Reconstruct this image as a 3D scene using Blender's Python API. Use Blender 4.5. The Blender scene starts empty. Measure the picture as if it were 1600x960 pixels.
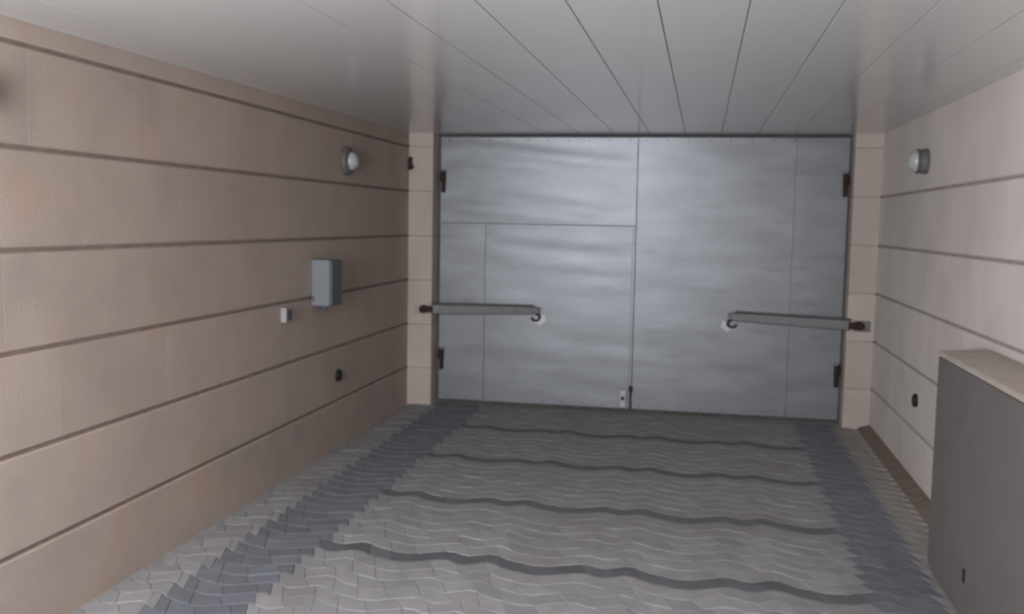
import bpy, bmesh, math, random
from mathutils import Vector, Matrix
random.seed(7)
PI = math.pi
SC = bpy.context.scene
COL = SC.collection

# ------------------------------------------------------------------ camera
# axes: X across (left wall inner face = 0, right wall = W), Y towards the gate, Z up
W = 3.4
D = 7.141            # front face of the two pilasters
GY = 7.285           # face of the gate sheets
BACK = -0.15          # end of the garage behind the camera
CAM = Vector((2.1958, 0.0, 1.4189))
cam_data = bpy.data.cameras.new('camera')
cam = bpy.data.objects.new('camera', cam_data)
COL.objects.link(cam)
r_ = Vector((0.98132247, 0.19148841, 0.01839566))
u_ = Vector((-0.03489008, 0.08312603, 0.99592808))
f_ = Vector((-0.18917953, 0.97796843, -0.08825448))
m_ = Matrix((r_, u_, -f_)).transposed().to_4x4()
m_.translation = CAM
cam.matrix_world = m_
cam_data.sensor_width = 36.0
cam_data.lens = 1522.43 / 1600 * 36.0
cam_data.clip_start = 0.02
# the photograph is soft all over: the phone focused short of the room
cam_data.dof.use_dof = True
cam_data.dof.focus_distance = 1.1
cam_data.dof.aperture_fstop = (cam_data.lens / 1000) / 0.0033
SC.camera = cam

# ------------------------------------------------------------------ light and exposure
world = bpy.data.worlds.new('world')
SC.world = world
world.use_nodes = True
bg = world.node_tree.nodes['Background']
bg.inputs[0].default_value = (0.80, 0.88, 1.0, 1)
bg.inputs[1].default_value = 0.5

OPEN_X0, OPEN_X1, OPEN_Z0, OPEN_Z1 = 0.15, 1.45, 0.75, 1.97     # opening behind the camera
ld = bpy.data.lights.new('daylight_at_doorway', 'AREA')
ld.shape = 'RECTANGLE'
ld.size = OPEN_X1 - OPEN_X0
ld.size_y = OPEN_Z1 - OPEN_Z0
ld.energy = 150
ld.color = (0.93, 0.96, 1.0)
lo = bpy.data.objects.new('daylight_at_doorway', ld)
COL.objects.link(lo)
lo.location = ((OPEN_X0 + OPEN_X1) / 2, BACK - 0.03, (OPEN_Z0 + OPEN_Z1) / 2)
lo.rotation_euler = (PI / 2, 0, 0)
vs = SC.view_settings
SC.display_settings.display_device = 'sRGB'
vs.view_transform = 'Standard'
vs.look = 'None'
vs.gamma = 1.0
vs.use_curve_mapping = False
vs.exposure = 0.0

# ------------------------------------------------------------------ helpers
SL_F, SL_C = 0.004778, 0.006527
def zf(y): return SL_F * (y - D)                 # the floor rises very slightly to the gate
def zc(y): return 2.0635 + SL_F * 0 + SL_C * (y - D)

def new_mat(name):
    m = bpy.data.materials.new(name); m.use_nodes = True
    return m, m.node_tree.nodes, m.node_tree.links, m.node_tree.nodes['Principled BSDF']

def surf(name, col, rough=0.8, metal=0.0, var=0.08, obvar=0.0, scale=6.0, stretch=(1, 1, 1), bump=0.0, bscale=60.0,
         spots=None, spec=0.5, detail=4):
    """Base colour with soft noise mottling, a tone per object, optional stains (spots = colour, scale, low, high, strength)."""
    m, N, L, B = new_mat(name)
    g = N.new('ShaderNodeNewGeometry')
    mp = N.new('ShaderNodeMapping'); mp.inputs['Scale'].default_value = stretch
    L.new(g.outputs['Position'], mp.inputs['Vector'])
    n = N.new('ShaderNodeTexNoise'); n.inputs['Scale'].default_value = scale; n.inputs['Detail'].default_value = detail
    L.new(mp.outputs[0], n.inputs['Vector'])
    mr = N.new('ShaderNodeMapRange')
    mr.inputs['From Min'].default_value = 0.3; mr.inputs['From Max'].default_value = 0.7
    mr.inputs['To Min'].default_value = 1 - var; mr.inputs['To Max'].default_value = 1 + var
    L.new(n.outputs['Fac'], mr.inputs['Value'])
    val = mr.outputs[0]
    if obvar:
        oi = N.new('ShaderNodeObjectInfo')
        mo = N.new('ShaderNodeMapRange')
        mo.inputs['To Min'].default_value = 1 - obvar; mo.inputs['To Max'].default_value = 1 + obvar
        L.new(oi.outputs['Random'], mo.inputs['Value'])
        mu = N.new('ShaderNodeMath'); mu.operation = 'MULTIPLY'
        L.new(val, mu.inputs[0]); L.new(mo.outputs[0], mu.inputs[1]); val = mu.outputs[0]
    vm = N.new('ShaderNodeVectorMath'); vm.operation = 'SCALE'
    vm.inputs[0].default_value = col[:3]
    L.new(val, vm.inputs['Scale'])
    out = vm.outputs[0]
    for sp in (spots or []):
        n2 = N.new('ShaderNodeTexNoise'); n2.inputs['Scale'].default_value = sp[1]; n2.inputs['Detail'].default_value = 3
        L.new(mp.outputs[0], n2.inputs['Vector'])
        m2 = N.new('ShaderNodeMapRange'); m2.interpolation_type = 'SMOOTHSTEP'
        m2.inputs['From Min'].default_value = sp[2]; m2.inputs['From Max'].default_value = sp[3]
        m2.inputs['To Max'].default_value = sp[4]
        L.new(n2.outputs['Fac'], m2.inputs['Value'])
        mx = N.new('ShaderNodeMix'); mx.data_type = 'RGBA'
        L.new(m2.outputs[0], mx.inputs['Factor']); L.new(out, mx.inputs[6])
        mx.inputs[7].default_value = (*sp[0], 1); out = mx.outputs[2]
    L.new(out, B.inputs['Base Color'])
    B.inputs['Roughness'].default_value = rough
    B.inputs['Metallic'].default_value = metal
    B.inputs['Specular IOR Level'].default_value = spec
    if bump:
        nb = N.new('ShaderNodeTexNoise'); nb.inputs['Scale'].default_value = bscale; nb.inputs['Detail'].default_value = 5
        L.new(mp.outputs[0], nb.inputs['Vector'])
        bp = N.new('ShaderNodeBump'); bp.inputs['Strength'].default_value = bump; bp.inputs['Distance'].default_value = 0.01
        L.new(nb.outputs['Fac'], bp.inputs['Height']); L.new(bp.outputs[0], B.inputs['Normal'])
    return m

M = {}
M['stone_left'] = surf('tan_sawn_limestone', (0.50, 0.405, 0.35), 0.85, var=0.07, obvar=0.05, scale=3, bump=0.15, bscale=90,
                       spots=[((0.36, 0.31, 0.28), 2.3, 0.55, 0.75, 0.45), ((0.55, 0.36, 0.25), 2.9, 0.54, 0.70, 0.40)])
M['stone_right'] = surf('pale_sawn_limestone', (0.80, 0.735, 0.70), 0.85, var=0.06, obvar=0.04, scale=3, bump=0.15, bscale=90,
                        spots=[((0.64, 0.55, 0.50), 2.0, 0.56, 0.75, 0.35)])
M['stone_pilaster'] = surf('pinkish_limestone', (0.60, 0.515, 0.465), 0.85, var=0.06, obvar=0.06, scale=4, bump=0.15, bscale=90)
M['mortar'] = surf('brown_mortar', (0.28, 0.21, 0.175), 0.95, var=0.15, scale=20)
M['mortar_pale'] = surf('grey_brown_mortar', (0.42, 0.37, 0.34), 0.95, var=0.15, scale=20)
M['pvc'] = surf('glossy_white_plastic_panel', (0.68, 0.68, 0.68), 0.17, var=0.015, scale=2, spec=0.5)
M['pvc_gap'] = surf('dark_panel_joint', (0.09, 0.09, 0.09), 0.7)
M['zinc'] = surf('galvanised_sheet', (0.27, 0.28, 0.30), 0.45, metal=0.55, var=0.10, scale=3.0, stretch=(0.8, 1, 3.0), bump=0.25, bscale=2.2,
                 spots=[((0.20, 0.205, 0.215), 4.0, 0.56, 0.74, 0.45)])
M['steel'] = surf('dull_grey_steel', (0.22, 0.22, 0.225), 0.5, metal=0.4, var=0.15, scale=12)
M['frame'] = surf('grimy_gate_frame', (0.11, 0.10, 0.095), 0.7, metal=0.2, var=0.2, scale=12)
M['rust'] = surf('rusty_iron', (0.055, 0.030, 0.024), 0.75, metal=0.2, var=0.3, scale=30)
M['black'] = surf('black_plastic', (0.012, 0.011, 0.011), 0.5, var=0.1)
M['bar'] = surf('greyish_painted_bar', (0.15, 0.15, 0.155), 0.5, metal=0.3, var=0.12, scale=15)
M['worn'] = surf('bare_pale_metal', (0.52, 0.52, 0.52), 0.45, metal=0.4, var=0.1, scale=30)
M['paver'] = surf('pale_grey_paver', (0.372, 0.362, 0.370), 0.8, var=0.10, obvar=0.10, scale=9, bump=0.2, bscale=120, spec=0.35,
                  spots=[((0.28, 0.255, 0.24), 1.6, 0.5, 0.75, 0.5)])
M['paver_dark'] = surf('blue_grey_paver', (0.215, 0.225, 0.255), 0.8, var=0.10, obvar=0.12, scale=9, bump=0.2, bscale=120, spec=0.35)
M['paver_row'] = surf('dark_grey_row_paver', (0.165, 0.165, 0.178), 0.8, var=0.10, obvar=0.12, scale=9, bump=0.2, bscale=120, spec=0.35)
M['paver_edge'] = surf('tan_grey_paver', (0.40, 0.37, 0.35), 0.8, var=0.10, obvar=0.10, scale=9, bump=0.2, bscale=120, spec=0.35)
M['sand'] = surf('pale_joint_sand', (0.36, 0.35, 0.345), 0.95, var=0.1, scale=25)
M['cement'] = surf('brown_cement_fillet', (0.24, 0.185, 0.15), 0.95, var=0.2, scale=14)
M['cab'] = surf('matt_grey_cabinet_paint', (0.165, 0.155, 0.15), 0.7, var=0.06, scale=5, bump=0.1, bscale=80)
M['cab_top'] = surf('tan_cabinet_top_painted_light', (0.50, 0.44, 0.39), 0.7, var=0.08, scale=8)  # tan top, paler because the light falling on it is put into the colour
M['lamp_glass'] = surf('milky_lamp_glass', (0.50, 0.52, 0.525), 0.25, var=0.02)
M['lamp_base'] = surf('grey_brown_lamp_base', (0.15, 0.14, 0.135), 0.6, var=0.05)
M['enclosure'] = surf('blue_grey_enclosure', (0.215, 0.235, 0.262), 0.5, var=0.04)
M['enclosure_painted_shade'] = surf('blue_grey_painted_shade', (0.10, 0.10, 0.115), 0.4, var=0.04)  # darker than the housing: shade on the box front is put into the colour
M['switch'] = surf('off_white_plastic', (0.40, 0.375, 0.365), 0.4, var=0.03)
M['switch_painted_shade'] = surf('switch_face_painted_shade', (0.10, 0.09, 0.09), 0.5, var=0.1)  # off-white front painted dark to stand in for the shade on it
M['plaster'] = surf('grey_render', (0.4, 0.38, 0.36), 0.9, var=0.08)

def link(name, me, mat, parent=None):
    o = bpy.data.objects.new(name, me); COL.objects.link(o)
    if mat and not me.materials: me.materials.append(mat)
    if parent: o.parent = parent
    return o

def from_bm(name, bm, mat, parent=None, smooth=False):
    me = bpy.data.meshes.new(name)
    bmesh.ops.recalc_face_normals(bm, faces=bm.faces[:])
    bm.to_mesh(me); bm.free()
    if smooth:
        for p in me.polygons: p.use_smooth = True
    return link(name, me, mat, parent)

def tag(o, label=None, cat=None, group=None, kind=None):
    if label: o['label'] = label
    if cat: o['category'] = cat
    if group: o['group'] = group
    if kind: o['kind'] = kind
    return o

def empty(name, loc=(0, 0, 0)):
    o = bpy.data.objects.new(name, None); COL.objects.link(o)
    o.location = loc; o.empty_display_size = 0.1
    return o

def box(bm, x0, x1, y0, y1, z0, z1, bev=0.0, seg=1):
    t = bmesh.new()
    bmesh.ops.create_cube(t, size=1.0)
    for v in t.verts:
        v.co = Vector(((x0 + x1) / 2 + v.co.x * (x1 - x0), (y0 + y1) / 2 + v.co.y * (y1 - y0), (z0 + z1) / 2 + v.co.z * (z1 - z0)))
    if bev:
        bmesh.ops.bevel(t, geom=t.edges[:], offset=bev, segments=seg, affect='EDGES', profile=0.5)
    me = bpy.data.meshes.new('tmp'); t.to_mesh(me); t.free(); bm.from_mesh(me); bpy.data.meshes.remove(me)

def lathe(bm, prof, axis='Z', loc=(0, 0, 0), seg=24):
    """prof = [(radius, height)...]; the axis points along X, Y, Z or -X, -Y."""
    A = {'Z': Matrix.Identity(3), 'X': Matrix(((0, 0, 1), (0, 1, 0), (-1, 0, 0))), '-X': Matrix(((0, 0, -1), (0, 1, 0), (1, 0, 0))),
         '-Y': Matrix(((1, 0, 0), (0, 0, -1), (0, 1, 0)))}[axis]
    loc = Vector(loc); rings = []
    for r, h in prof:
        if r < 1e-6: rings.append([bm.verts.new(A @ Vector((0, 0, h)) + loc)])
        else: rings.append([bm.verts.new(A @ Vector((r * math.cos(2 * PI * i / seg), r * math.sin(2 * PI * i / seg), h)) + loc) for i in range(seg)])
    for a, b in zip(rings, rings[1:]):
        for i in range(seg):
            j = (i + 1) % seg
            if len(a) == 1 and len(b) == 1: continue
            if len(a) == 1: bm.faces.new((a[0], b[i], b[j]))
            elif len(b) == 1: bm.faces.new((a[i], a[j], b[0]))
            else: bm.faces.new((a[i], a[j], b[j], b[i]))

def tube(bm, pts, r, seg=8):
    pts = [Vector(p) for p in pts]; rings = []
    for i, p in enumerate(pts):
        t = (pts[min(i + 1, len(pts) - 1)] - pts[max(i - 1, 0)]).normalized()
        a = t.cross(Vector((0, 0, 1)) if abs(t.z) < 0.9 else Vector((1, 0, 0))).normalized(); b = t.cross(a)
        rings.append([bm.verts.new(p + a * r * math.cos(2 * PI * k / seg) + b * r * math.sin(2 * PI * k / seg)) for k in range(seg)])
    for A_, B_ in zip(rings, rings[1:]):
        for k in range(seg): bm.faces.new((A_[k], A_[(k + 1) % seg], B_[(k + 1) % seg], B_[k]))
    bm.faces.new(rings[0]); bm.faces.new(rings[-1])

# ------------------------------------------------------------------ walls of sawn stone courses
JOINTS = [1.9640, 1.6287, 1.2919, 0.9552, 0.6184, 0.2817]       # heights of the bed joints
BED = 0.0075                                                     # half a bed joint
def block_mesh(name, ly, h):
    """A block on the Y-Z plane, its face at local x=0, back at x=-0.05, chamfered arrises; origin at its low near corner."""
    c = 0.006
    vs_ = []
    for (x, i) in ((-0.05, 0), (-c, 0), (0, c)):
        j = i * 0.04
        vs_ += [(x, j, i), (x, ly - j, i), (x, ly - j, h - i), (x, j, h - i)]
    fs = [(0, 3, 2, 1), (8, 9, 10, 11)]
    for k in (0, 4):
        for i in range(4): fs.append((k + i, k + (i + 1) % 4, k + 4 + (i + 1) % 4, k + 4 + i))
    me = bpy.data.meshes.new(name); me.from_pydata(vs_, [], fs); me.update()
    return me

def stone_wall(name, side, mat, mort, label):
    bm = bmesh.new()
    if side < 0: box(bm, -0.25, -0.010, BACK, 7.6, -0.2, 2.3)
    else: box(bm, W + 0.010, W + 0.25, BACK, 7.6, -0.2, 2.3)
    wall = tag(from_bm(name, bm, mort), label, 'wall', kind='structure')
    edges = [2.20] + (JOINTS if side < 0 else JOINTS[1:]) + [-0.08]
    meshes = {}
    LB = 0.69
    for k in range(len(edges) - 1):
        z1 = edges[k] - (BED if k else 0); z0 = edges[k + 1] + BED
        y = BACK - (0.0, 0.41, 0.14, 0.55, 0.27, 0.62, 0.33)[k]
        while y < D + 0.01:
            ya, yb = max(y, BACK), min(y + LB, 7.30)
            if yb > D + 0.01 and ya > D - 0.2: pass
            ly, h = yb - ya - 0.0003, z1 - z0
            if ly > 0.02:
                key = (round(ly, 3), round(h, 4))
                if key not in meshes:
                    meshes[key] = block_mesh('stone_block', ly, h); meshes[key].materials.append(mat)
                o = link('stone_block', meshes[key], None, wall)
                px = random.uniform(-0.0003, 0.0003)
                if side < 0: o.location = (px, ya, z0)
                else:
                    o.location = (W - px, ya + ly, z0); o.rotation_euler = (0, 0, PI)
            y += LB
    return wall

stone_wall('wall_left', -1, M['stone_left'], M['mortar'], 'left wall of tan sawn stone courses with recessed joints')
stone_wall('wall_right', 1, M['stone_right'], M['mortar_pale'], 'right wall of paler sawn stone courses with recessed joints')

# the wall behind the gate and the wall with the doorway behind the camera
bm = bmesh.new(); box(bm, -0.25, W + 0.25, 7.40, 7.60, -0.2, 2.3)
tag(from_bm('wall_far', bm, M['plaster']), 'far end wall behind the metal gate', 'wall', kind='structure')
bm = bmesh.new()
box(bm, -0.25, OPEN_X0, BACK - 0.2, BACK, -0.2, 2.3); box(bm, OPEN_X1, W + 0.25, BACK - 0.2, BACK, -0.2, 2.3)
box(bm, OPEN_X0, OPEN_X1, BACK - 0.2, BACK, OPEN_Z1, 2.3); box(bm, OPEN_X0, OPEN_X1, BACK - 0.2, BACK, -0.2, OPEN_Z0)
tag(from_bm('wall_back', bm, M['plaster']), 'back wall with the open doorway letting daylight in', 'wall', kind='structure')

# pilasters either side of the gate
def pilaster(name, x0, x1, label):
    bm = bmesh.new(); box(bm, x0 + 0.006, x1 - 0.006, D + 0.008, 7.40, -0.05, 2.09)
    t = tag(from_bm(name, bm, M['mortar_pale']), label, 'pilaster', kind='structure')
    edges = [2.066] + JOINTS + [zf(D) - 0.01]
    for k in range(len(edges) - 1):
        b = bmesh.new()
        e = 0.0015
        box(b, x0, x1, D, 7.39, edges[k + 1] + (e if k < len(edges) - 2 else 0), edges[k] - (e if k else 0), 0.003)
        from_bm('stone_block', b, M['stone_pilaster'], t)
    return t
pilaster('trim_1', 0.0, 0.190, 'pale stone pilaster left of the metal gate')
pilaster('trim_2', 3.215, W, 'pale stone pilaster right of the metal gate')

# ------------------------------------------------------------------ ceiling of plastic panels
bm = bmesh.new()
v = [bm.verts.new((x, y, zc(y) + dz)) for dz in (0.012, 0.10) for (x, y) in ((-0.1, BACK), (W + 0.1, BACK), (W + 0.1, 7.42), (-0.1, 7.42))]
for q in ((0, 1, 2, 3), (4, 5, 6, 7), (0, 1, 5, 4), (1, 2, 6, 5), (2, 3, 7, 6), (3, 0, 4, 7)): bm.faces.new([v[i] for i in q])
ceiling = tag(from_bm('ceiling', bm, M['pvc_gap']), 'glossy white panelled ceiling running to the gate', 'ceiling', kind='structure')
PW = 0.2530
def panel_mesh(w):
    g, c, t = 0.0016, 0.0012, 0.010
    prof = [(g, t), (g, c), (g + c, 0), (w - g - c, 0), (w - g, c), (w - g, t)]
    vs_ = [(x, y, zc(y) - zc(0) + z) for y in (BACK, GY + 0.02) for (x, z) in prof]
    fs = [(i, i + 1, i + 7, i + 6) for i in range(5)] + [(5, 0, 6, 11), (0, 5, 4, 3, 2, 1), (6, 7, 8, 9, 10, 11)]
    me = bpy.data.meshes.new('ceiling_panel'); me.from_pydata(vs_, [], fs); me.update(); me.materials.append(M['pvc'])
    return me
std = panel_mesh(PW)
x = 1.545 - 7 * PW
while x < W:
    x0, x1 = max(x, 0.0), min(x + PW, W)
    if x1 - x0 > 0.012:
        o = link('ceiling_panel', std if x1 - x0 > PW - 1e-4 else panel_mesh(x1 - x0), None, ceiling)
        o.location = (x0, 0, zc(0))
    x += PW

# ------------------------------------------------------------------ floor of small wavy pavers
bm = bmesh.new()
v = [bm.verts.new((x, y, zf(y) - 0.007 + dz)) for dz in (0, -0.12) for (x, y) in ((-0.1, BACK - 0.3), (W + 0.1, BACK - 0.3), (W + 0.1, 7.45), (-0.1, 7.45))]
for q in ((0, 1, 2, 3), (4, 5, 6, 7), (0, 1, 5, 4), (1, 2, 6, 5), (2, 3, 7, 6), (3, 0, 4, 7)): bm.faces.new([v[i] for i in q])
floor = tag(from_bm('floor', bm, M['sand']), 'floor of pale wavy pavers with dark rows and dark side bands', 'floor', kind='structure')

PER = 0.585
TAB = [(0.0, .035), (.14, -.008), (.31, .055), (.50, -.022), (.66, -.055), (.77, -.045), (.87, .0), (1.0, .035)]
def wave(x):
    u = ((x - 0.59) / PER) % 1.0
    for (a, ya), (b, yb) in zip(TAB, TAB[1:]):
        if a <= u <= b:
            s = (u - a) / (b - a); s = s * s * (3 - 2 * s)
            return (ya + (yb - ya) * s) * 0.85
    return 0.0
ROW, LEN, SKEW, GAP = 0.1056, PER / 5, 0.045, 0.0030
TILT = -0.028
def paver_geo(x0, x1):
    """A wavy-sided block from x0 to x1 with slanting ends, its centre line at y=0; returns verts and faces."""
    n = 3; h = ROW / 2 - GAP / 2; outs = []
    for ins, z in ((0.0, -0.012), (0.0, -0.0009), (0.003, 0.0)):
        ring = []
        for k in range(n + 1):
            s = k / n; x = x0 + GAP / 2 + ins + (x1 - x0 - GAP - 2 * ins) * s + SKEW / 2
            ring.append((x, -h + ins + wave(x), z))
        for k in range(n, -1, -1):
            s = k / n; x = x0 + GAP / 2 + ins + (x1 - x0 - GAP - 2 * ins) * s - SKEW / 2
            ring.append((x, h - ins + wave(x), z))
        outs.append(ring)
    m = len(outs[0]); vs_ = [p for r in outs for p in r]
    fs = [tuple(range(2 * m, 3 * m))]
    for k in (0, m):
        for i in range(m): fs.append((k + i, k + (i + 1) % m, k + m + (i + 1) % m, k + m + i))
    return vs_, fs
def pix(p):
    d = Vector(p) - CAM; w = d.dot(f_)
    return (800 + 1522.4 * d.dot(r_) / w, 480 - 1522.4 * d.dot(u_) / w) if w > 0.2 else (-999, 9999)
cand = []
XR, XF0, XF1, XB0, XB1 = 3.325, 0.59, 2.872, 0.59 - 3 * LEN, 3.148
for r in range(-22, 32):
    yc = 3.93 + r * ROW
    odd = r % 2
    s = 0.016 if odd else 0.0                    # every second tooth of the bands reaches a little further
    for za, zb, zone in ((0.03, XB0 + s, 'paver'), (XB0 + s, XF0 + s, 'paver_dark'), (XF0 + s, XF1 + s, 'paver'), (XF1 + s, XB1 + s, 'paver_dark'), (XB1 + s, XR - 0.03, 'paver_edge')):
        cuts = [za]
        k = 0.5 if odd else 1.0
        while za + k * LEN < zb - 0.035:
            cuts.append(za + k * LEN); k += 1
        cuts.append(zb)
        for x0, x1 in zip(cuts, cuts[1:]):
            xm = (x0 + x1) / 2; y0 = yc + TILT * (xm - 0.59)
            if y0 + wave(xm) < GY - 0.06:
                mk = 'paver_row' if (r % 8 == 0 and zone == 'paver' and xm > 0.5) else zone
                ph = round(((x0 - 0.59) / PER % 1.0), 3)
                cand.append((x0, x1, xm, y0, mk, round(x1 - x0, 4), ph))
vis = []
for c in cand:
    px, py = pix((c[2], c[3] + wave(c[2]), zf(c[3])))
    inframe = -5 < px < 1605 and py < 965 and not (px > 1455 and py > 700)
    vis.append((c[3] if inframe else 99, c))
vis.sort(key=lambda t: t[0])
single = [c for k, c in vis[:290] if k < 50]
rest = [c for k, c in vis if c not in single]
shapes = {}
for (x0, x1, xm, y0, mk, full, ph) in single:
    key = (mk, ph, full)
    if key not in shapes:
        vs_, fs = paver_geo(x0, x1)
        me = bpy.data.meshes.new('paver'); me.from_pydata([(a - x0, b, c) for a, b, c in vs_], [], fs); me.update()
        me.materials.append(M[mk]); shapes[key] = me
    o = link('paver', shapes[key], None, floor)
    o.location = (x0, y0, zf(y0) + random.uniform(-0.0012, 0.0012))
for mk in ('paver', 'paver_dark', 'paver_row', 'paver_edge'):
    V, F = [], []
    for (x0, x1, xm, y0, m2, full, ph) in rest:
        if m2 != mk: continue
        vs_, fs = paver_geo(x0, x1); b = len(V); dz = random.uniform(-0.0012, 0.0012)
        V += [(a, y0 + q, zf(y0) + c + dz) for a, q, c in vs_]
        F += [tuple(i + b for i in f) for f in fs]
    me = bpy.data.meshes.new('paver_field'); me.from_pydata(V, [], F); me.update(); me.materials.append(M[mk])
    nm = {'paver': 'paver_field', 'paver_dark': 'dark_paver_field', 'paver_row': 'dark_row_paver_field', 'paver_edge': 'edge_paver_field'}[mk]
    tag(link(nm, me, None, floor), kind='stuff')

# cement fillet along the foot of the right wall
bm = bmesh.new()
vs_ = []
for y in (BACK, D):
    vs_ += [bm.verts.new(p) for p in ((3.318, y, zf(y) - 0.010), (3.322, y, zf(y) + 0.004), (W - 0.0, y, zf(y) + 0.030), (W, y, zf(y) - 0.010))]
for i in range(4): bm.faces.new((vs_[i], vs_[(i + 1) % 4], vs_[4 + (i + 1) % 4], vs_[4 + i]))
bm.faces.new(vs_[:4]); bm.faces.new(vs_[4:])
tag(from_bm('baseboard_right', bm, M['cement']), 'brown cement fillet along the foot of the right wall', 'baseboard', kind='structure')

# ------------------------------------------------------------------ the gate
GB, GT = 0.026, 2.044
XL, XM, XRt = 0.200, 1.712, 3.210
bm = bmesh.new()
box(bm, 0.190, XL + 0.022, GY + 0.001, 7.40, -0.01, 2.06); box(bm, XRt - 0.022, 3.215, GY + 0.001, 7.40, -0.01, 2.06)
box(bm, XL + 0.022, XRt - 0.022, GY + 0.001, 7.40, GT - 0.012, 2.06); box(bm, XL + 0.022, XRt - 0.022, GY + 0.012, 7.40, -0.02, GB + 0.03)
tag(from_bm('trim_3', bm, M['frame']), 'dark grimy steel frame around the metal gate', 'gate frame', kind='structure')

def sheet(x0, x1, z0, z1, y=GY, seed=0, amp=0.0016, t=0.012, kz=(8, 22)):
    """A thin metal sheet with shallow dents, folded edges."""
    rnd = random.Random(seed)
    ws = [(rnd.uniform(1, 5), rnd.uniform(*kz), rnd.uniform(0, 6.3), rnd.uniform(0.3, 1)) for _ in range(5)]
    nx = max(3, int((x1 - x0) / 0.07)); nz = max(3, int((z1 - z0) / 0.03))
    bm = bmesh.new(); g = []
    for j in range(nz + 1):
        row = []
        for i in range(nx + 1):
            x = x0 + (x1 - x0) * i / nx; z = z0 + (z1 - z0) * j / nz
            e = min(1, 4 * min(i / nx, 1 - i / nx) * 3) * min(1, 4 * min(j / nz, 1 - j / nz) * 3)
            d = sum(a * math.sin(kx * x + kz * z + ph) for kx, kz, ph, a in ws) * amp / 2.2 * e * (0.25 + 0.75 * min(1, max(0, (z - 0.8) / 0.4)))
            row.append(bm.verts.new((x, y + d, z)))
        g.append(row)
    for j in range(nz):
        for i in range(nx): bm.faces.new((g[j][i], g[j][i + 1], g[j + 1][i + 1], g[j + 1][i]))
    rim = [g[0][i] for i in range(nx + 1)] + [g[j][nx] for j in range(1, nz + 1)] + [g[nz][i] for i in range(nx - 1, -1, -1)] + [g[j][0] for j in range(nz - 1, 0, -1)]
    rim = [bm.verts.new(q.co) for q in rim]
    bk = [bm.verts.new((q.co.x, y + t, q.co.z)) for q in rim]
    for i in range(len(rim)):
        k = (i + 1) % len(rim); bm.faces.new((rim[i], bk[i], bk[k], rim[k]))
    bm.faces.new(bk)
    return bm
def smooth_flat(o):
    for p in o.data.polygons: p.use_smooth = abs(p.normal.y) > 0.9
    return o

def hinge(parent, x, z, s):
    b = bmesh.new()
    lathe(b, [(0, -0.075), (0.015, -0.075), (0.015, 0.005), (0.018, 0.005), (0.018, 0.085), (0, 0.085)], 'Z', (x, GY - 0.022, z), 12)
    box(b, min(x, x + s * 0.03), max(x, x + s * 0.03), GY - 0.022, GY, z + 0.01, z + 0.07, 0.003)
    h = from_bm('hinge', b, M['rust'], parent)
    b = bmesh.new(); lathe(b, [(0, 0), (0.019, 0), (0.017, 0.01), (0, 0.012)], 'Z', (x, GY - 0.022, z + 0.0855), 12)
    from_bm('hinge_cap', b, M['steel'], h)

left = tag(empty('door_1', ((XL + XM) / 2, GY, GB)), 'left leaf of the grey galvanised gate with the low wicket door', 'gate leaf', kind='structure')
right = tag(empty('door_2', ((XM + XRt) / 2, GY, GB)), 'right leaf of the grey galvanised gate, plain sheet without wicket', 'gate leaf', kind='structure')
def on(o, parent):
    o.matrix_parent_inverse = Matrix.Translation(parent.location).inverted(); return o
WX0, WX1, WZ = 0.572, 1.690, 1.395
gl = []
gl.append(smooth_flat(from_bm('sheet_panel', sheet(XL + 0.014, WX0 - 0.003, GB, WZ - 0.002, seed=1), M['zinc'], left)))
gl.append(smooth_flat(from_bm('sheet_panel', sheet(XL + 0.014, XM - 0.003, WZ + 0.002, GT, seed=2, amp=0.0045, kz=(18, 44)), M['zinc'], left)))
gl.append(smooth_flat(from_bm('wicket_door', sheet(WX0 + 0.002, WX1, GB, WZ - 0.003, GY - 0.007, seed=3, amp=0.004, t=0.02, kz=(16, 40)), M['zinc'], left)))
gl.append(smooth_flat(from_bm('meeting_strip', sheet(WX1 + 0.002, XM - 0.003, GB, WZ - 0.002, GY - 0.003, seed=4, amp=0.0002), M['zinc'], left)))
gr = [smooth_flat(from_bm('sheet_panel', sheet(XM + 0.003, 2.835, GB, GT, seed=5, amp=0.0014), M['zinc'], right)),
      smooth_flat(from_bm('sheet_panel', sheet(2.837, XRt - 0.012, GB, GT, GY - 0.002, seed=6, amp=0.001), M['zinc'], right))]
for z in (1.70, 0.335): hinge(left, 0.238, z, -1); hinge(right, 3.176, z + 0.005, 1)
# rivets along the edges of each leaf
for par, xa, xb in ((left, XL + 0.08, XM - 0.06), (right, XM + 0.06, XRt - 0.08)):
    b = bmesh.new(); n = 10
    for i in range(n):
        for z in (GT - 0.02, GB + 0.02):
            yy = GY - (0.007 if (par is left and z < 1 and xa + (xb - xa) * i / (n - 1) > WX0) else 0.0)
            lathe(b, [(0.006, 0), (0.005, 0.003), (0, 0.004)], '-Y', (xa + (xb - xa) * i / (n - 1), yy, z), 8)
    tag(from_bm('rivets', b, M['frame'], par), kind='stuff')
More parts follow.
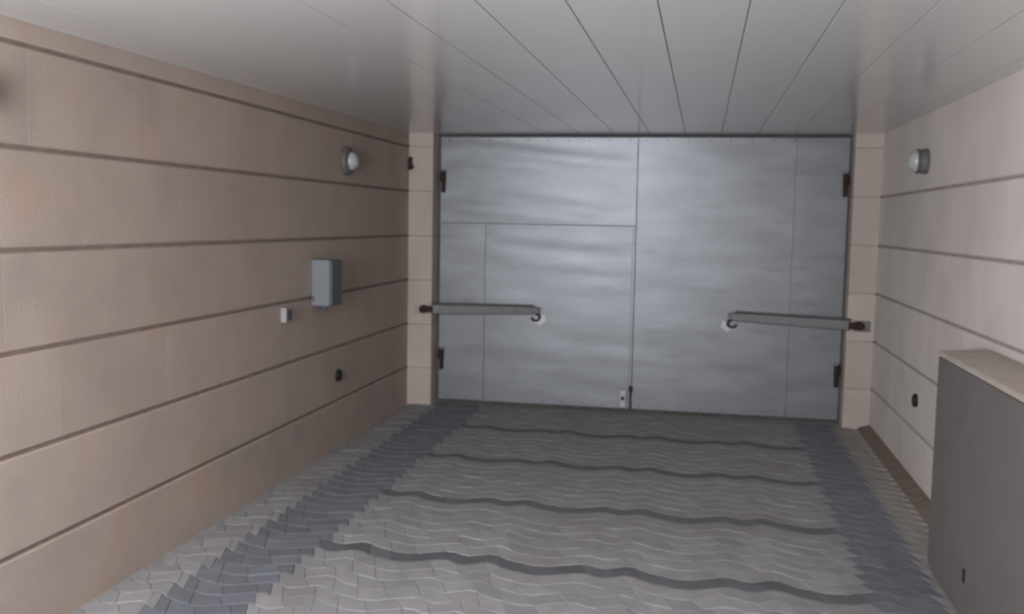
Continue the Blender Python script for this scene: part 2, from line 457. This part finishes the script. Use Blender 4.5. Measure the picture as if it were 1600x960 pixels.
# floor bolt at the foot of the wicket, keeper on the seam
b = bmesh.new()
box(b, 1.628, 1.674, GY - 0.018, GY - 0.006, 0.035, 0.165, 0.004)
lathe(b, [(0.016, 0), (0.026, 0), (0.030, 0.008), (0.026, 0.016), (0.016, 0.016), (0.016, 0)], '-Y', (1.651, GY - 0.016, 0.105), 16)
lock = from_bm('bolt_plate', b, M['worn'], left)
b = bmesh.new(); lathe(b, [(0, 0), (0.0165, 0), (0.0165, 0.004), (0, 0.004)], '-Y', (1.651, GY - 0.018, 0.105), 16)
from_bm('bolt_hole', b, M['black'], lock)
b = bmesh.new(); box(b, 1.692, 1.722, GY - 0.022, GY - 0.003, 0.155, 0.200, 0.004); tube(b, [(1.707, GY - 0.014, 0.02), (1.707, GY - 0.014, 0.155)], 0.007)
from_bm('drop_bolt', b, M['rust'], left)
for par in (left, right):
    for ch in par.children: on(ch, par)

# ------------------------------------------------------------------ locking bars swung against the gate
def locking_bar(sx, xp, zp, xt, zt, label):
    """Bar from a pivot on the pilaster (xp, zp) to its tip resting on the gate sheet (xt, zt); sx = direction along X."""
    root = tag(empty('locking_bar', (xp, D, zp)), label, 'locking bar', 'locking bars on the gate')
    P = Vector((xp, D - 0.030, zp)); T = Vector((xt, GY - 0.032, zt))
    ax = (T - P); ln = ax.length; ax.normalize()
    up = Vector((0, 0, 1)); up = (up - ax * up.dot(ax)).normalized(); nr = ax.cross(up); 
    if nr.y > 0: nr = -nr                      # towards the camera
    def pt(s, n, u): return P + ax * s + nr * n + up * u
    # channel section: web facing the room, flanges pointing to the gate
    b = bmesh.new()
    sec = [(-0.022, 0.036), (0.012, 0.036), (0.016, 0.030), (0.016, -0.030), (0.012, -0.036), (-0.022, -0.036), (-0.022, -0.031), (0.009, -0.029), (0.009, 0.029), (-0.022, 0.031)]
    rings = []
    for s, k in ((0.06, 1.0), (ln - 0.05, 0.86), (ln, 0.60)):
        rings.append([b.verts.new(pt(s, n, u * k)) for n, u in sec])
    for A_, B_ in zip(rings, rings[1:]):
        for i in range(len(sec)):
            j = (i + 1) % len(sec); b.faces.new((A_[i], A_[j], B_[j], B_[i]))
    b.faces.new(rings[0]); b.faces.new(rings[-1])
    from_bm('bar', b, M['bar'], root)
    b = bmesh.new()                              # dark strip along the upper edge
    q = [pt(s, n, u) for s, k in ((0.06, 1.0), (ln - 0.05, 0.86)) for n, u in ((-0.022, 0.0365 * k), (0.014, 0.0365 * k), (0.014, 0.0365 * k + 0.010), (-0.022, 0.0365 * k + 0.010))]
    q = [b.verts.new(p) for p in q]
    for i in range(4): b.faces.new((q[i], q[(i + 1) % 4], q[4 + (i + 1) % 4], q[4 + i]))
    b.faces.new(q[:4]); b.faces.new(q[4:])
    from_bm('top_strip', b, M['frame'], root)
    b = bmesh.new()                              # pivot: plate on the stone and bolt
    x0 = xp - sx * 0.075
    box(b, min(x0, xp + sx * 0.035), max(x0, xp + sx * 0.035), D - 0.012, D, zp - 0.042, zp + 0.034, 0.004)
    from_bm('pivot_plate', b, M['stone_pilaster'] if sx > 0 else M['steel'], root)
    b = bmesh.new()
    lathe(b, [(0, 0), (0.030, 0), (0.030, 0.045), (0.022, 0.055), (0.012, 0.055), (0.012, 0.075), (0, 0.078)], '-Y', (xp, D - 0.010, zp), 14)
    bx = sorted((xp + sx * 0.0, xp + sx * 0.075)); box(b, bx[0], bx[1], D - 0.050, D - 0.012, zp - 0.024, zp + 0.024, 0.006)
    from_bm('pivot_bolt', b, M['rust'], root)
    b = bmesh.new()                              # hook at the tip
    c = pt(ln - 0.03, 0.012, -0.052)
    tube(b, [c + ax * (0.03 * math.cos(t)) + up * (0.026 * math.sin(t)) for t in [PI * (0.0 + 0.125 * i) - PI for i in range(13)]], 0.008)
    from_bm('hook', b, M['rust'], root)
    b = bmesh.new()                              # pale worn guide plate under the hook
    o = pt(ln - 0.005, 0, -0.06); x_, z_ = o.x, o.z
    poly = [(-0.045, -0.03), (0.01, -0.055), (0.055, -0.02), (0.045, 0.03), (0.02, 0.02), (0.0, -0.012)]
    f1 = [b.verts.new((x_ + sx * a * 0.9, GY - 0.013, z_ + c2)) for a, c2 in poly]
    f2 = [b.verts.new((x_ + sx * a * 0.9, GY - 0.004, z_ + c2)) for a, c2 in poly]
    b.faces.new(f1); b.faces.new(f2)
    for i in range(len(poly)): j = (i + 1) % len(poly); b.faces.new((f1[i], f1[j], f2[j], f2[i]))
    from_bm('worn_plate', b, M['worn'], root)
    for ch in root.children: on(ch, root)
    return root
locking_bar(1, 0.135, 0.738, 1.005, 0.745, 'grey locking bar pivoted on the left pilaster, lying across the wicket door')
locking_bar(-1, 3.295, 0.730, 2.40, 0.752, 'grey locking bar pivoted on the right pilaster, lying across the plain right leaf')

# ------------------------------------------------------------------ things on the walls
def wall_lamp(y, z, side, label, br=0.086, bd=0.026, gr=0.058):
    x = 0.0 if side < 0 else W
    A_ = 'X' if side < 0 else '-X'
    s = 1 if side < 0 else -1
    root = tag(empty('round_wall_lamp', (x, y, z)), label, 'wall lamp', 'round lamps high on the side walls')
    b = bmesh.new(); lathe(b, [(0, 0.0), (br, 0.0), (br + 0.004, 0.006), (br - 0.002, bd), (br - 0.012, bd + 0.006), (0, bd + 0.006)], A_, (0, 0, 0), 28)
    from_bm('lamp_base', b, M['lamp_base'], root, True)
    b = bmesh.new()
    lathe(b, [(gr - 0.002, bd + 0.004)] + [(gr * math.cos(t), bd + 0.008 + gr * 0.85 * math.sin(t)) for t in [PI / 2 * i / 8 for i in range(8)]] + [(0, bd + 0.008 + gr * 0.85)], A_, (0, 0, 0), 28)
    from_bm('globe', b, M['lamp_glass'], root, True)
    b = bmesh.new()
    lathe(b, [(gr, bd + 0.004), (gr + 0.006, bd + 0.004), (gr + 0.006, bd + 0.012), (gr - 0.0005, bd + 0.014)], A_, (0, 0, 0), 28)
    from_bm('retaining_ring', b, M['lamp_base'], root, True)
    return root
wall_lamp(5.81, 1.770, -1, 'round wall lamp with milky globe, high on the left wall beside the gate')
wall_lamp(5.76, 1.787, 1, 'round wall lamp with milky globe, high on the pale right wall', 0.066, 0.046, 0.062)
wall_lamp(2.60, 1.783, -1, 'round wall lamp cut by the left edge of the photo, on the left wall')

box_root = tag(empty('electrical_box', (0, 5.34, 0.908)), 'blue grey electrical box on the left wall', 'electrical box')
b = bmesh.new(); box(b, 0.0, 0.112, -0.08, 0.08, 0, 0.268, 0.008, 2)
from_bm('housing', b, M['enclosure'], box_root)
b = bmesh.new(); box(b, 0.1125, 0.128, -0.078, 0.078, 0.004, 0.264, 0.006, 2)
from_bm('lid', b, M['enclosure_painted_shade'], box_root)
b = bmesh.new(); lathe(b, [(0.020, -0.03), (0.016, -0.022), (0.016, 0.0), (0.012, 0.0), (0.012, -0.03)], 'Z', (0.05, 0.0, 0.0), 14)
from_bm('cable_gland', b, M['enclosure_painted_shade'], box_root)
b = bmesh.new(); box(b, 0.004, 0.022, -0.089, -0.0795, 0.030, 0.060, 0.003)
from_bm('mounting_lug', b, M['lamp_base'], box_root)

sw = tag(empty('wall_switch', (0, 4.885, 0.852)), 'small off white switch box below the blue grey electrical box', 'switch')
b = bmesh.new(); box(b, 0, 0.032, -0.038, 0.038, 0, 0.082, 0.005, 2); from_bm('housing', b, M['switch'], sw)
b = bmesh.new(); box(b, 0.0322, 0.038, -0.026, 0.026, 0.012, 0.070, 0.003); from_bm('rocker', b, M['switch_painted_shade'], sw)

def outlet(y, z, side, label):
    x = 0.0 if side < 0 else W; A_ = 'X' if side < 0 else '-X'
    root = tag(empty('conduit_outlet', (x, y, z)), label, 'outlet', 'dark outlets low on the side walls')
    b = bmesh.new(); lathe(b, [(0.022, 0.0), (0.038, 0.0), (0.038, 0.012), (0.033, 0.020), (0.022, 0.020), (0.022, 0.002)], A_, (0, 0, 0), 18); from_bm('rim', b, M['black'], root)
    b = bmesh.new(); lathe(b, [(0, 0.001), (0.0215, 0.001), (0.0215, 0.012), (0, 0.012)], A_, (0, 0, 0), 14); from_bm('plug', b, M['black'], root)
outlet(5.68, 0.441, -1, 'small dark round outlet low on the tan left wall')
outlet(5.70, 0.462, 1, 'small dark round outlet low on the right wall beside the cabinet')

hk = tag(empty('iron_bracket', (0.012, D, 1.80)), 'small dark iron bracket high on the left pilaster edge', 'bracket')
b = bmesh.new(); box(b, -0.010, 0.018, -0.020, 0.0, -0.012, 0.085, 0.004); from_bm('plate', b, M['rust'], hk)
b = bmesh.new(); tube(b, [(0.012, -0.016, 0.0), (0.022, -0.034, -0.006), (0.028, -0.040, 0.006), (0.030, -0.036, 0.02)], 0.006); from_bm('hook', b, M['rust'], hk)

# ------------------------------------------------------------------ long low cabinet at the right wall
CT = 0.918
cab = tag(empty('low_cabinet', (3.29, 3.0, zf(3.0))), 'long low grey cabinet standing against the right wall', 'cabinet')
def prism(bm, poly, z0, z1, bev=0.0):
    t = bmesh.new()
    lo_ = [t.verts.new((x, y, zz)) for (x, y), zz in zip(poly, z0)]; hi = [t.verts.new((x, y, z1)) for x, y in poly]
    t.faces.new(lo_); t.faces.new(hi)
    for i in range(len(poly)): j = (i + 1) % len(poly); t.faces.new((lo_[i], lo_[j], hi[j], hi[i]))
    bmesh.ops.recalc_face_normals(t, faces=t.faces[:])
    if bev: bmesh.ops.bevel(t, geom=t.edges[:], offset=bev, segments=2, affect='EDGES')
    me = bpy.data.meshes.new('tmp'); t.to_mesh(me); t.free(); bm.from_mesh(me); bpy.data.meshes.remove(me)
Y0 = 1.2
foot = [(3.171, Y0), (3.317, Y0), (3.317, 4.335), (3.171, 4.255)]
b = bmesh.new()
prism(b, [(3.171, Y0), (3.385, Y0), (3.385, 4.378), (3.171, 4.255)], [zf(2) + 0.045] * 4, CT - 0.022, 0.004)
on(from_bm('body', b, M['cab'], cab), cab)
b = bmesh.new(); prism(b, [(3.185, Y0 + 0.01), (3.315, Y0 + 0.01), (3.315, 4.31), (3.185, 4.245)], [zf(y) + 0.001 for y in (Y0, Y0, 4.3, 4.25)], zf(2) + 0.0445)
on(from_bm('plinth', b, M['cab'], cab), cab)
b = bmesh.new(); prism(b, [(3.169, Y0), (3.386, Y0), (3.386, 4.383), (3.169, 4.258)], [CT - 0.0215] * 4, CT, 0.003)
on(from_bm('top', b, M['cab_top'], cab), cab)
b = bmesh.new(); box(b, 3.166, 3.1715, 3.68, 3.70, 0.14, 0.19, 0.002)
on(from_bm('finger_slot', b, M['black'], cab), cab)
